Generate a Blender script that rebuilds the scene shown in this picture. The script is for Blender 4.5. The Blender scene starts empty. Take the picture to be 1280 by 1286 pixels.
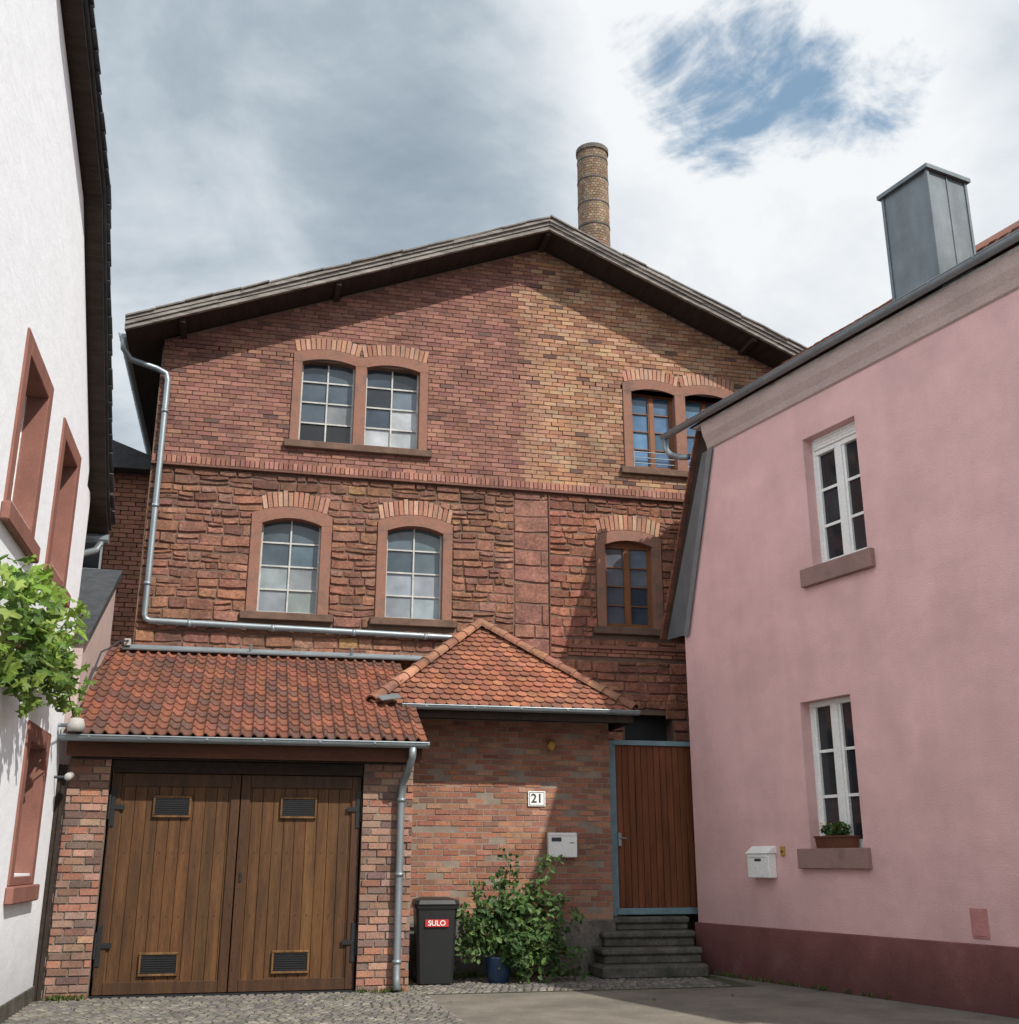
import bpy, math, random
from mathutils import Vector, Matrix
random.seed(11)
RND=random.random
def rr(a,b): return a+(b-a)*random.random()
COL=bpy.context.scene.collection

# ---------------------------------------------------------------- materials
def mat(name,base,rough=.85,var=.2,scale=6,fine=.12,bump=.3,bscale=45,attr=False,metal=0,spec=.25,
        stretch=(1,1,1),bdist=.01,stain=None,stain_scale=1.2,stain_lo=.45,stain_hi=.7,transl=0,streak=None,damp=None):
    m=bpy.data.materials.new(name);m.use_nodes=True
    nt=m.node_tree;N=nt.nodes;L=nt.links
    b=N["Principled BSDF"];out=N["Material Output"]
    tc=N.new("ShaderNodeTexCoord");mp=N.new("ShaderNodeMapping");mp.inputs["Scale"].default_value=stretch
    L.new(tc.outputs["Object"],mp.inputs["Vector"])
    if attr:
        a=N.new("ShaderNodeAttribute");a.attribute_name="Col";c=a.outputs["Color"]
    else:
        a=N.new("ShaderNodeRGB");a.outputs[0].default_value=(*base,1);c=a.outputs[0]
    def noise(s,d=5,r=.6,v=None):
        n=N.new("ShaderNodeTexNoise");n.inputs["Scale"].default_value=s;n.inputs["Detail"].default_value=d
        n.inputs["Roughness"].default_value=r;L.new((v or mp).outputs[0],n.inputs["Vector"]);return n.outputs["Fac"]
    def rng(s,f0,f1,t0,t1):
        r=N.new("ShaderNodeMapRange");L.new(s,r.inputs["Value"])
        for k,v in zip(("From Min","From Max","To Min","To Max"),(f0,f1,t0,t1)): r.inputs[k].default_value=v
        return r.outputs[0]
    def scl(c,f):
        v=N.new("ShaderNodeVectorMath");v.operation='SCALE';L.new(c,v.inputs[0]);L.new(f,v.inputs["Scale"]);return v.outputs[0]
    c=scl(c,rng(noise(scale),.3,.7,1-var,1+var))
    c=scl(c,rng(noise(bscale,3),.3,.7,1-fine,1+fine))
    if stain:
        mx=N.new("ShaderNodeMix");mx.data_type='RGBA';L.new(rng(noise(stain_scale,7,.65),stain_lo,stain_hi,0,1),mx.inputs["Factor"])
        L.new(c,mx.inputs["A"]);mx.inputs["B"].default_value=(*stain,1);c=mx.outputs["Result"]
    if streak:
        m2=N.new("ShaderNodeMapping");m2.inputs["Scale"].default_value=streak[0];L.new(tc.outputs["Object"],m2.inputs["Vector"])
        c=scl(c,rng(noise(streak[1],6,.6,m2),.35,.75,1+streak[2]*.3,1-streak[2]))
    if damp: # darker towards the ground, ragged edge : (height, strength)
        sp_=N.new("ShaderNodeSeparateXYZ");L.new(tc.outputs["Object"],sp_.inputs[0])
        ad=N.new("ShaderNodeMath");ad.operation='MULTIPLY_ADD';L.new(noise(2.5,6,.6),ad.inputs[0]);ad.inputs[1].default_value=-1.2*damp[0];L.new(sp_.outputs[2],ad.inputs[2])
        c=scl(c,rng(ad.outputs[0],-.5*damp[0],damp[0]*.6,1-damp[1],1))
    L.new(c,b.inputs["Base Color"])
    b.inputs["Roughness"].default_value=rough;b.inputs["Metallic"].default_value=metal
    b.inputs["Specular IOR Level"].default_value=spec
    if bump:
        bp=N.new("ShaderNodeBump");bp.inputs["Strength"].default_value=bump;bp.inputs["Distance"].default_value=bdist
        L.new(noise(bscale*.6,6,.7),bp.inputs["Height"]);L.new(bp.outputs[0],b.inputs["Normal"])
    if transl:
        t=N.new("ShaderNodeBsdfTranslucent");L.new(c,t.inputs["Color"])
        ms=N.new("ShaderNodeMixShader");ms.inputs[0].default_value=transl
        L.new(b.outputs[0],ms.inputs[1]);L.new(t.outputs[0],ms.inputs[2]);L.new(ms.outputs[0],out.inputs["Surface"])
    return m
M_brick=mat("brick",(.3,.13,.09),attr=True,var=.2,scale=1.3,fine=.28,bump=.7,bscale=60,bdist=.006,stain=(.075,.05,.042),stain_scale=1.7,stain_lo=.50,stain_hi=.98)
M_mort=mat("mortar",(.22,.18,.145),var=.3,scale=3,bump=.6)
M_mortr=mat("red mortar",(.14,.092,.068),var=.35,scale=2,bump=.6)
M_stone=mat("rubble sandstone",(.3,.13,.09),attr=True,var=.3,scale=5,fine=.32,bump=1,bscale=30,bdist=.02,stain=(.07,.046,.037),stain_scale=2.2,stain_lo=.48,stain_hi=.95)
M_sand=mat("dressed red sandstone",(.25,.125,.09),var=.2,scale=3,fine=.15,bump=.4,bscale=70,stain=(.12,.08,.065),stain_scale=3)
M_sandw=mat("painted red sandstone",(.23,.105,.082),var=.15,scale=3,fine=.1,bump=.3,bscale=70)
M_sill=mat("weathered sill stone",(.12,.075,.055),var=.3,scale=6,bump=.5)
M_pink=mat("pink render",(.72,.455,.445),var=.07,scale=1.3,fine=.08,bump=.6,bscale=55,bdist=.012,stain=(.58,.36,.35),stain_scale=.9,stain_lo=.45,stain_hi=.85,stretch=(1,1,1.6),streak=((.9,1,.35),2.2,.12),damp=(1.6,.16))
M_plinth=mat("maroon plinth paint",(.185,.075,.07),var=.15,scale=2,bump=.6,bscale=50,stain=(.25,.15,.14),stain_scale=2,stain_lo=.58,stain_hi=.9,damp=(.5,.4))
M_corn=mat("cornice render",(.46,.36,.335),var=.1,scale=2,bump=.3)
M_white=mat("white render",(.82,.85,.89),var=.03,scale=2,fine=.03,bump=.3,bscale=5,bdist=.03,stretch=(1,1,1.6),stain=(.70,.72,.74),stain_scale=1,stain_lo=.6,stain_hi=.95,damp=(.8,.35))
M_zinc=mat("zinc",(.23,.265,.285),rough=.45,var=.12,scale=5,fine=.05,bump=.1,metal=.5,spec=.5)
M_zincd=mat("dark zinc sheet",(.16,.185,.20),rough=.45,var=.15,scale=3,fine=.05,bump=.1,metal=.5,spec=.5,streak=((2,2,.3),3,.2))
M_tile=mat("clay tile",(.4,.13,.07),attr=True,rough=.8,var=.22,scale=3,fine=.3,bump=.5,bscale=60,stain=(.07,.052,.044),stain_scale=2.5,stain_lo=.42,stain_hi=.82)
M_oldwood=mat("weathered roof timber",(.22,.20,.18),var=.4,scale=4,fine=.35,bump=.8,bscale=30,stretch=(.4,1,4))
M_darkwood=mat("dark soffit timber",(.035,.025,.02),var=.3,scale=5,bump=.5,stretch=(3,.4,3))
M_door=mat("stained door wood",(.115,.055,.018),rough=.6,attr=True,var=.35,scale=3,fine=.25,bump=.5,bscale=30,stretch=(4,1,.35),spec=.35,stain=(.03,.014,.006),stain_scale=2.0,stain_lo=.46,stain_hi=.78)
M_redwood=mat("red-brown wood",(.14,.045,.018),rough=.6,attr=False,var=.35,scale=3,fine=.2,bump=.4,bscale=30,stretch=(4,1,.3),streak=((6,1,.2),4,.35))
M_fascia=mat("brown fascia wood",(.075,.028,.014),rough=.7,var=.3,scale=3,fine=.2,bump=.3,stretch=(.4,1,3))
M_black=mat("black iron",(.012,.012,.013),rough=.5,var=.2,bump=.2,spec=.4)
M_teal=mat("blue-grey painted steel",(.14,.22,.25),rough=.55,var=.18,bump=.1)
M_step=mat("worn dark stone",(.10,.092,.08),var=.35,scale=4,fine=.3,bump=.8,bscale=30,stain=(.04,.045,.03),stain_scale=3)
M_base=mat("grey base stone",(.13,.115,.10),var=.3,scale=4,fine=.3,bump=.8,bscale=30,stain=(.06,.055,.045),stain_scale=2.5)
M_wpaint=mat("white paint",(.76,.76,.74),rough=.45,var=.04,bump=.05)
M_brownpaint=mat("brown window paint",(.18,.07,.028),rough=.5,var=.15,bump=.1)
M_bar=mat("aged white bars",(.42,.42,.40),rough=.6,var=.2,bump=.2)
M_slate=mat("dark slate",(.045,.048,.052),rough=.6,attr=False,var=.3,scale=8,bump=.4)
M_cover=mat("weathered roofing felt edge",(.16,.145,.13),rough=.8,var=.4,scale=6,bump=.5)
M_plastic=mat("black plastic",(.018,.019,.02),rough=.4,var=.1,bump=.1,spec=.4)
M_redlab=mat("red label",(.45,.035,.03),rough=.5,var=.05,bump=0)
M_leaf=mat("leaves",(.07,.12,.03),attr=True,rough=.5,var=.15,scale=5,bump=0,transl=.35,spec=.35)
M_stem=mat("stem bark",(.12,.08,.045),var=.2,bump=.3)
M_bluepot=mat("blue glazed pot",(.02,.045,.10),rough=.3,var=.15,bump=.1,spec=.5)
M_terr=mat("brown flower box",(.12,.045,.028),rough=.6,var=.15,bump=.2)
M_yell=mat("yellow plate",(.40,.24,.05),rough=.6,var=.1,bump=.1)
M_hatch=mat("pink-red hatch paint",(.42,.19,.18),rough=.6,var=.1,bump=.1)
M_cob=mat("granite setts",(.2,.18,.16),attr=True,var=.25,scale=3,fine=.25,bump=.7,bscale=50)
M_joint=mat("sandy joints",(.075,.07,.052),var=.4,scale=6,bump=.8,stain=(.05,.07,.025),stain_scale=2)
M_pave=mat("grey-brown paving",(.175,.158,.132),var=.2,scale=1.5,fine=.25,bump=.7,bscale=60,stain=(.10,.092,.077),stain_scale=1.6,stain_lo=.45,stain_hi=.78)
M_ground=mat("asphalt ground",(.09,.085,.078),var=.2,scale=2,fine=.2,bump=.6,bscale=60)
M_stack=mat("stack brick",(.28,.2,.13),attr=True,var=.2,scale=2,fine=.25,bump=.5,bscale=50)
M_enamel=mat("enamel plate",(.75,.76,.74),rough=.3,var=.03,bump=0)
M_dish=mat("aged grey plastic",(.38,.37,.35),rough=.5,var=.08,bump=0)
M_sandp=mat("pinkish sill stone",(.30,.185,.165),var=.12,scale=3,bump=.3,stain=(.2,.13,.12),stain_scale=3)
M_glass=mat("window glass",(.03,.04,.05),attr=True,rough=.05,var=.3,scale=2.5,fine=.1,bump=.10,bscale=3,spec=.6,bdist=.02)

# ---------------------------------------------------------------- mesh builder
class MB:
    def __init__(s): s.v=[];s.f=[];s.mi=[];s.c=[]
    def poly(s,pts,col=(.5,.5,.5),mi=0):
        n=len(s.v);s.v+= [tuple(p) for p in pts];s.f.append(tuple(range(n,n+len(pts))));s.mi.append(mi);s.c.append(col)
    def mesh(s,vs,fs,col=(.5,.5,.5),mi=0):
        n=len(s.v);s.v+=[tuple(p) for p in vs]
        for f in fs: s.f.append(tuple(i+n for i in f));s.mi.append(mi);s.c.append(col)
    def box(s,x0,x1,y0,y1,z0,z1,col=(.5,.5,.5),mi=0,ins=0):
        i=ins
        vs=[(x0,y1,z0),(x1,y1,z0),(x1,y1,z1),(x0,y1,z1),(x0+i,y0,z0+i),(x1-i,y0,z0+i),(x1-i,y0,z1-i),(x0+i,y0,z1-i)]
        if i: s.mesh(vs,[(4,5,6,7),(0,1,5,4),(1,2,6,5),(2,3,7,6),(3,0,4,7)],col,mi)
        else: s.mesh(vs,[(0,3,2,1),(4,5,6,7),(0,1,5,4),(1,2,6,5),(2,3,7,6),(3,0,4,7)],col,mi)
    def bbox(s,x0,x1,y0,y1,z0,z1,b=.01,col=(.5,.5,.5),mi=0):
        vs=[];cx=[(x0,x1),(y0,y1),(z0,z1)]
        idx={}
        for a in range(3):
            for i in (0,1):
                for j in (0,1):
                    for k in (0,1):
                        p=[cx[0][i],cx[1][j],cx[2][k]];sg=[1 if q==0 else -1 for q in (i,j,k)]
                        for q in range(3):
                            if q!=a: p[q]+=sg[q]*b
                        idx[(a,i,j,k)]=len(vs);vs.append(p)
        fs=[]
        for a in range(3):
            for e in (0,1):
                o=[q for q in range(3) if q!=a]
                ring=[]
                for (p,q) in ((0,0),(1,0),(1,1),(0,1)):
                    t=[0,0,0];t[a]=e;t[o[0]]=p;t[o[1]]=q;ring.append(idx[(a,*t)])
                fl=(e==1)^(a==1)
                fs.append(tuple(ring if fl else ring[::-1]))
        for a in range(3):
            o=[q for q in range(3) if q!=a]
            for p in (0,1):
                for q in (0,1):
                    t0=[0,0,0];t0[o[0]]=p;t0[o[1]]=q;t1=list(t0);t1[a]=1
                    fs.append((idx[(o[0],*t0)],idx[(o[0],*t1)],idx[(o[1],*t1)],idx[(o[1],*t0)]))
        for i in (0,1):
            for j in (0,1):
                for k in (0,1): fs.append((idx[(0,i,j,k)],idx[(1,i,j,k)],idx[(2,i,j,k)]))
        s.mesh(vs,fs,col,mi)
    def obox(s,c,ax,ay,az,hx,hy,hz,col=(.5,.5,.5),mi=0):
        c=Vector(c);ax=Vector(ax).normalized();ay=Vector(ay).normalized();az=Vector(az).normalized()
        vs=[c+ax*(hx*i)+ay*(hy*j)+az*(hz*k) for k in (-1,1) for j in (-1,1) for i in (-1,1)]
        s.mesh(vs,[(0,2,3,1),(4,5,7,6),(0,1,5,4),(2,6,7,3),(0,4,6,2),(1,3,7,5)],col,mi)
    def prism(s,pts,y0,y1,col=(.5,.5,.5),mi=0):
        n=len(pts);vs=[(p[0],y0,p[1]) for p in pts]+[(p[0],y1,p[1]) for p in pts]
        fs=[tuple(range(n)),tuple(range(2*n-1,n-1,-1))]+[(i,(i+1)%n+0,(i+1)%n+n,i+n)[::-1] for i in range(n)]
        s.mesh(vs,fs,col,mi)
    def prismx(s,pts,x0,x1,col=(.5,.5,.5),mi=0):
        n=len(pts);vs=[(x0,p[0],p[1]) for p in pts]+[(x1,p[0],p[1]) for p in pts]
        s.mesh(vs,[tuple(range(n))[::-1],tuple(range(n,2*n))]+[(i,(i+1)%n,(i+1)%n+n,i+n) for i in range(n)],col,mi)
    def tube(s,path,r,n=12,col=(.5,.5,.5),mi=0,caps=True,radii=None):
        P=[Vector(p) for p in path];base=len(s.v);up=None
        for i,p in enumerate(P):
            d=(P[min(i+1,len(P)-1)]-P[max(i-1,0)]).normalized()
            if up is None:
                up=Vector((0,0,1)) if abs(d.z)<.9 else Vector((1,0,0))
            a=(up-d*up.dot(d)).normalized();b=d.cross(a);up=a
            R=radii[i] if radii else r
            for k in range(n):
                t=2*math.pi*k/n;s.v.append(tuple(p+a*(R*math.cos(t))+b*(R*math.sin(t))))
        for i in range(len(P)-1):
            for k in range(n):
                s.f.append((base+i*n+k,base+i*n+(k+1)%n,base+(i+1)*n+(k+1)%n,base+(i+1)*n+k));s.mi.append(mi);s.c.append(col)
        if caps:
            s.f.append(tuple(base+k for k in range(n))[::-1]);s.f.append(tuple(base+(len(P)-1)*n+k for k in range(n)));s.mi+=[mi,mi];s.c+=[col,col]
    def obj(s,name,mats,parent=None,smooth=False,loc=(0,0,0),rotz=0,**kw):
        me=bpy.data.meshes.new(name);me.from_pydata(s.v,[],s.f)
        for m in (mats if isinstance(mats,(list,tuple)) else [mats]): me.materials.append(m)
        me.polygons.foreach_set("material_index",s.mi)
        ca=me.color_attributes.new("Col",'FLOAT_COLOR','CORNER')
        flat=[]
        for f,c in zip(s.f,s.c): flat+=[c[0],c[1],c[2],1.0]*len(f)
        ca.data.foreach_set("color",flat)
        if smooth: me.polygons.foreach_set("use_smooth",[True]*len(s.f))
        me.update()
        o=bpy.data.objects.new(name,me);COL.objects.link(o);o.location=loc;o.rotation_euler[2]=rotz
        if parent: o.parent=parent
        for k,v in kw.items(): o[k]=v
        return o
def root(name,loc,rotz,label,cat,**kw):
    e=bpy.data.objects.new(name,None);COL.objects.link(e);e.empty_display_size=.3
    e.location=loc;e.rotation_euler[2]=rotz;e["label"]=label;e["category"]=cat
    for k,v in kw.items(): e[k]=v
    return e
def text_part(s,size,parent,loc,m,name="lettering",extr=.002,bold=0):
    cu=bpy.data.curves.new("txt","FONT");cu.body=s;cu.size=size;cu.extrude=extr;cu.align_x='CENTER';cu.align_y='CENTER';cu.offset=bold
    t=bpy.data.objects.new("txt",cu);COL.objects.link(t)
    bpy.context.view_layer.update()
    me=bpy.data.meshes.new_from_object(t.evaluated_get(bpy.context.evaluated_depsgraph_get()))
    bpy.data.objects.remove(t)
    me.materials.clear();me.materials.append(m)
    o=bpy.data.objects.new(name,me);COL.objects.link(o);o.parent=parent;o.location=loc;o.rotation_euler[0]=math.pi/2
    return o

# ---------------------------------------------------------------- masonry
def subtract(iv,holes):
    for (a,b) in holes:
        n=[]
        for (p,q) in iv:
            if b<=p or a>=q: n.append((p,q));continue
            if a>p: n.append((p,a))
            if b<q: n.append((b,q))
        iv=n
    return iv
def jit(c,k=.18):
    f=1+rr(-k,k);return (c[0]*f,c[1]*f*(1+rr(-.06,.06)),c[2]*f*(1+rr(-.08,.08)))
def bricks(mb,lim,z0,z1,ch,bw,excl,colf,out=.014,joint=.006,mi=0,vary=.005):
    z=z0;r=0
    while z+ch*.6<z1:
        zt=min(z+ch,z1);zc=(z+zt)/2
        l=lim(zt)
        if l and l[1]-l[0]>.05:
            iv=subtract([l],[h for e in excl for h in e(zc)])
            off=(r%2)*bw/2+rr(-.03,.03)
            for (a,b) in iv:
                x=math.floor((a-off)/bw)*bw+off
                while x<b:
                    p=max(x,a);q=min(x+bw+rr(-.006,.006),b)
                    if q-p>.035:
                        j=joint/2;o=out+rr(-vary,vary);t=rr(-.002,.002)
                        mb.box(p+j+rr(0,.003),q-j-rr(0,.003),-o,0.002,z+j+t,zt-j+t,colf((p+q)/2,zc),mi,ins=.003)
                    x+=bw
        z+=ch;r+=1
def rubble(mb,lim,z0,z1,excl,colf,hmin=.10,hmax=.21,wmin=.16,wmax=.5,out=.03,mi=0,split=.35):
    z=z0
    while z<z1-.03:
        hgt=rr(hmin,hmax);zt=min(z+hgt,z1)
        if z1-zt<.06: zt=z1
        zc=(z+zt)/2;l=lim(zc)
        for (a,b) in subtract([l],[h for e in excl for h in e(zc)]):
            x=a;wob0=rr(-.012,.012)
            while x<b-.01:
                w=rr(wmin,wmax)*(.7+.6*(zt-z)/hmax);q=min(x+w,b)
                if b-q<.08: q=b
                wob1=rr(-.015,.015)
                parts=[(z,zt)]
                if zt-z>hmin*1.35 and RND()<split:
                    zz=z+(zt-z)*rr(.35,.65);parts=[(z,zz),(zz,zt)]
                for (p0,p1) in parts:
                    o=out*rr(.4,1.2);j=rr(.002,.008);c=colf((x+q)/2,zc)
                    k=min(.013,(p1-p0)*.18)
                    y=lambda: -o+rr(-.007,.007)
                    xs=[x+j,x+j+(q-x-2*j)*rr(.3,.45),x+j+(q-x-2*j)*rr(.6,.7),q-j]
                    wb=[wob0,wob0*.7+wob1*.3,wob0*.3+wob1*.7,wob1]
                    zb=[p0+j+u+rr(-.004,.006) for u in wb];ztp=[p1-j+u-rr(-.004,.006) for u in wb]
                    vs=[]
                    for i in range(4): vs.append((xs[i],.003,zb[i]))
                    for i in range(4): vs.append((xs[i],.003,ztp[i]))
                    ix=[k,0,0,-k]
                    for i in range(4): vs.append((xs[i]+ix[i],y(),zb[i]+k*(rr(.6,1.3) if i in (1,2) else rr(1,1.9))))
                    for i in range(4): vs.append((xs[i]+ix[i],y(),ztp[i]-k*(rr(.6,1.3) if i in (1,2) else rr(1,1.9))))
                    fs=[]
                    for i in range(3):
                        fs+=[(8+i,9+i,13+i,12+i),(i,i+1,9+i,8+i),(12+i,13+i,5+i,4+i)]
                    fs+=[(0,8,12,4),(11,3,7,15)]
                    mb.mesh(vs,fs,c,mi)
                x=q;wob0=wob1
        z=zt
def cells(mb,x0,x1,z0,z1,holes,y0,y1,mi=0,col=(.5,.5,.5)):
    xs=sorted({x0,x1,*[h[0] for h in holes],*[h[1] for h in holes]});zs=sorted({z0,z1,*[h[2] for h in holes],*[h[3] for h in holes]})
    for i in range(len(xs)-1):
        for j in range(len(zs)-1):
            cx=(xs[i]+xs[i+1])/2;cz=(zs[j]+zs[j+1])/2
            if any(h[0]<cx<h[1] and h[2]<cz<h[3] for h in holes): continue
            mb.box(xs[i],xs[i+1],y0,y1,zs[j],zs[j+1],col,mi)
def par(x,a,b,rise):
    c=(a+b)/2;w=(b-a)/2;return rise*max(0,1-((x-c)/w)**2)
def surround(parent,ops,z0,zs,rise,t,tt,m,proud=.035,depth=.2):
    mb=MB();X0=ops[0][0]-t;X1=ops[-1][1]+t
    edges=[X0]+[e for o in ops for e in o]+[X1]
    for i in range(0,len(edges),2):
        mb.bbox(edges[i],edges[i+1],-proud,depth,z0,zs,.006)
    cuts=[X0]+[(ops[i][1]+ops[i+1][0])/2 for i in range(len(ops)-1)]+[X1]
    def low(x):
        for (a,b) in ops:
            if a<x<b: return zs+par(x,a,b,rise)
        return zs
    def top(x):
        for i in range(len(ops)):
            if cuts[i]-1e-6<=x<=cuts[i+1]+1e-6: return zs+tt+par(x,cuts[i],cuts[i+1],rise*1.25)
        return zs
    for i in range(len(ops)):
        a,b=cuts[i],cuts[i+1];xs=sorted(set([a+(b-a)*k/16 for k in range(17)]+[ops[i][0],ops[i][1]]))
        for p,q in zip(xs[:-1],xs[1:]):
            pm=p+1e-5;qm=q-1e-5
            mb.mesh([(p,-proud,low(pm)),(q,-proud,low(qm)),(q,-proud,top(qm)),(p,-proud,top(pm)),
                     (p,depth,low(pm)),(q,depth,low(qm)),(q,depth,top(qm)),(p,depth,top(pm))],
                    [(0,1,2,3),(4,5,1,0),(3,2,6,7)]+([(0,3,7,4)] if p==xs[0] else [])+([(1,5,6,2)] if q==xs[-1] else []))
    o=mb.obj("stone_surround",m,parent)
    def ex(z):
        if z<z0-.1 : return []
        if z<zs+tt: return [(X0,X1)]
        r=[];n=24
        for i in range(len(ops)):
            a,b=cuts[i],cuts[i+1];xs=[a+(b-a)*k/n for k in range(n+1)];ins=[x for x in xs if top(x)>z]
            if ins: r.append((ins[0],ins[-1]))
        return r
    return o,ex,top,cuts
def sill(parent,x0,x1,z0,z1,m,proud=.09):
    mb=MB();mb.bbox(x0,x1,-proud,.16,z0,z1,.01);return mb.obj("sill",m,parent)
def relieving(mb,a,b,zf,h,bw,colf,mi=0,out=.02):
    n=int((b-a)/bw);c=(a+b)/2
    for i in range(n):
        x=a+(i+.5)*(b-a)/n;ang=(x-c)/(b-a)*.42;z=zf(x)+.012
        d=Vector((math.sin(ang),0,math.cos(ang)));s=Vector((d.z,0,-d.x));hh=h*rr(.42,.5)
        mb.obox(Vector((x,0,z))+d*hh-Vector((0,out/2-.005,0)),s,(0,1,0),d,(b-a)/n/2-.005,out/2+rr(0,.005),hh,colf(x,z),mi)
def relex(a,b,zf,h):
    def f(z):
        xs=[a+(b-a)*k/24 for k in range(25)];i=[x for x in xs if zf(x)<z<zf(x)+h]
        return [(i[0],i[-1])] if i else []
    return f
def panes(mb,x0,x1,z0,zs,rise,nc,nr,y,colf,bar=.022,mb_bar=1,tilt=.010):
    zt=zs+rise
    for i in range(nc):
        for j in range(nr):
            a=x0+(x1-x0)*i/nc;b=x0+(x1-x0)*(i+1)/nc;c=z0+(zt-z0)*j/nr;d=z0+(zt-z0)*(j+1)/nr
            t1,t2,t3=[rr(-tilt,tilt)*.5 for _ in range(3)]
            mb.poly([(a,y+t1,c),(b,y+t2,c),(b,y+t3,d),(a,y+t1+t3-t2,d)],colf(i,j),0)
    for i in range(1,nc):
        x=x0+(x1-x0)*i/nc;mb.box(x-bar/2,x+bar/2,y-.03,y-.008,z0,zt,mi=mb_bar)
    for j in range(1,nr):
        z=z0+(zt-z0)*j/nr;mb.box(x0,x1,y-.026,y-.01,z-bar/2,z+bar/2,mi=mb_bar)
    e=bar*1.1
    mb.box(x0-.01,x0+e,y-.034,y,z0-.01,zt,mi=mb_bar);mb.box(x1-e,x1+.01,y-.034,y,z0-.01,zt,mi=mb_bar);mb.box(x0+e,x1-e,y-.032,y,z0-.01,z0+e,mi=mb_bar)

# ---------------------------------------------------------------- tiles
def pantiles(mb,O,E,U,Nn,nc,nr,w,ex,cols):
    O=Vector(O);E=Vector(E).normalized();U=Vector(U).normalized();Nn=Vector(Nn).normalized()
    prof=[(0,.0),(.07,.022),(.17,.036),(.27,.036),(.38,.018),(.5,.002),(.65,-.004),(.82,-.002),(1.0,.006)]
    for r in range(nr):
        for c in range(nc):
            s0=c*w;t0=r*ex-rr(0,.008);t1=t0+ex*1.12;k=.022;col=jit(random.choice(cols),.12);tw=rr(-.003,.003)
            A=[O+E*(s0+p[0]*w*1.04)+U*t0+Nn*(p[1]+k+tw) for p in prof];B=[O+E*(s0+p[0]*w*1.04)+U*t1+Nn*(p[1]+.002) for p in prof]
            C=[a-Nn*.018 for a in A];n=len(prof)
            mb.mesh(A+B+C,[(i,i+1,n+i+1,n+i) for i in range(n-1)]+[(2*n+i,2*n+i+1,i+1,i) for i in range(n-1)]+[(0,n,2*n),(n-1,3*n-1,2*n-1)],col)
def plaintiles(mb,O,E,U,Nn,W,L,w,ex,cols,inside):
    O=Vector(O);E=Vector(E).normalized();U=Vector(U).normalized();Nn=Vector(Nn).normalized()
    r=0;t=0
    while t<L:
        x=-(r%2)*w/2
        while x<W:
            if inside(x+w/2,t+ex*.5):
                col=jit(random.choice(cols),.13);k=.03+rr(-.003,.004);g=.003;h=ex*1.5
                sh=[(g,.055),(w*.14,.022),(w*.32,.005),(w*.5,0),(w*.68,.005),(w*.86,.022),(w-g,.055),(w-g,h),(g,h)]
                top=[O+E*(x+a)+U*(t+b)+Nn*(k*(1-b/h)+.006) for a,b in sh];bot=[p-Nn*.014 for p in top];n=len(sh)
                mb.mesh(top+bot,[tuple(range(n))]+[(i,n+i,n+i+1,i+1) for i in range(n-3)]+[(n-1,2*n-1,n,0),(n-3,2*n-3,2*n-2,n-2)],col)
            x+=w
        r+=1;t+=ex
def ridgetiles(mb,A,B,r,seg,cols,lift=0):
    A=Vector(A);B=Vector(B);D=(B-A);n=max(1,round(D.length/seg));d=D.normalized();up=Vector((0,0,1));up=(up-d*up.dot(d)).normalized();sd=d.cross(up)
    for i in range(n):
        p=A+D*(i/n)+up*lift;q=A+D*((i+1.12)/n)+up*lift;col=jit(random.choice(cols),.15)
        R0=r*1.12;R1=r*.9;k=9;v=[]
        for (c,R) in ((p,R0),(p+d*.05,R0),(p+d*.052,R0*.94),(q,R1)):
            for j in range(k):
                a=math.pi*j/(k-1);v.append(c+sd*(R*math.cos(a))+up*(R*math.sin(a)*.95))
        for j in range(k):
            a=math.pi*j/(k-1);v.append(p+sd*(R0*.78*math.cos(a))+up*(R0*.74*math.sin(a)))
        fs=[(s*k+j,s*k+j+1,(s+1)*k+j+1,(s+1)*k+j) for s in range(3) for j in range(k-1)]+[(4*k+j,4*k+j+1,j+1,j) for j in range(k-1)]
        mb.mesh(v,fs,col)
def gutter(mb,x0,x1,y,z,r=.06,mi=0):
    n=10;v=[]
    for x in (x0,x1):
        for R in (r,r-.006):
            for j in range(n+1):
                a=math.pi+math.pi*j/n;v.append((x,y+R*math.cos(a),z+R*math.sin(a)))
    k=n+1;fs=[]
    for j in range(n): fs+=[(j,j+1,2*k+j+1,2*k+j),(k+j,3*k+j,3*k+j+1,k+j+1)]
    fs+=[tuple(range(k)),tuple(range(2*k,3*k))[::-1]]
    mb.mesh(v,fs,mi=mi)
    mb.tube([(x0,y-r,z+.004),(x1,y-r,z+.004)],.009,8,mi=mi)
    x=x0+.3
    while x<x1:
        mb.box(x-.012,x+.012,y-r-.006,y-r+.002,z-.02,z+.012,mi=mi);x+=.6

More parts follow.
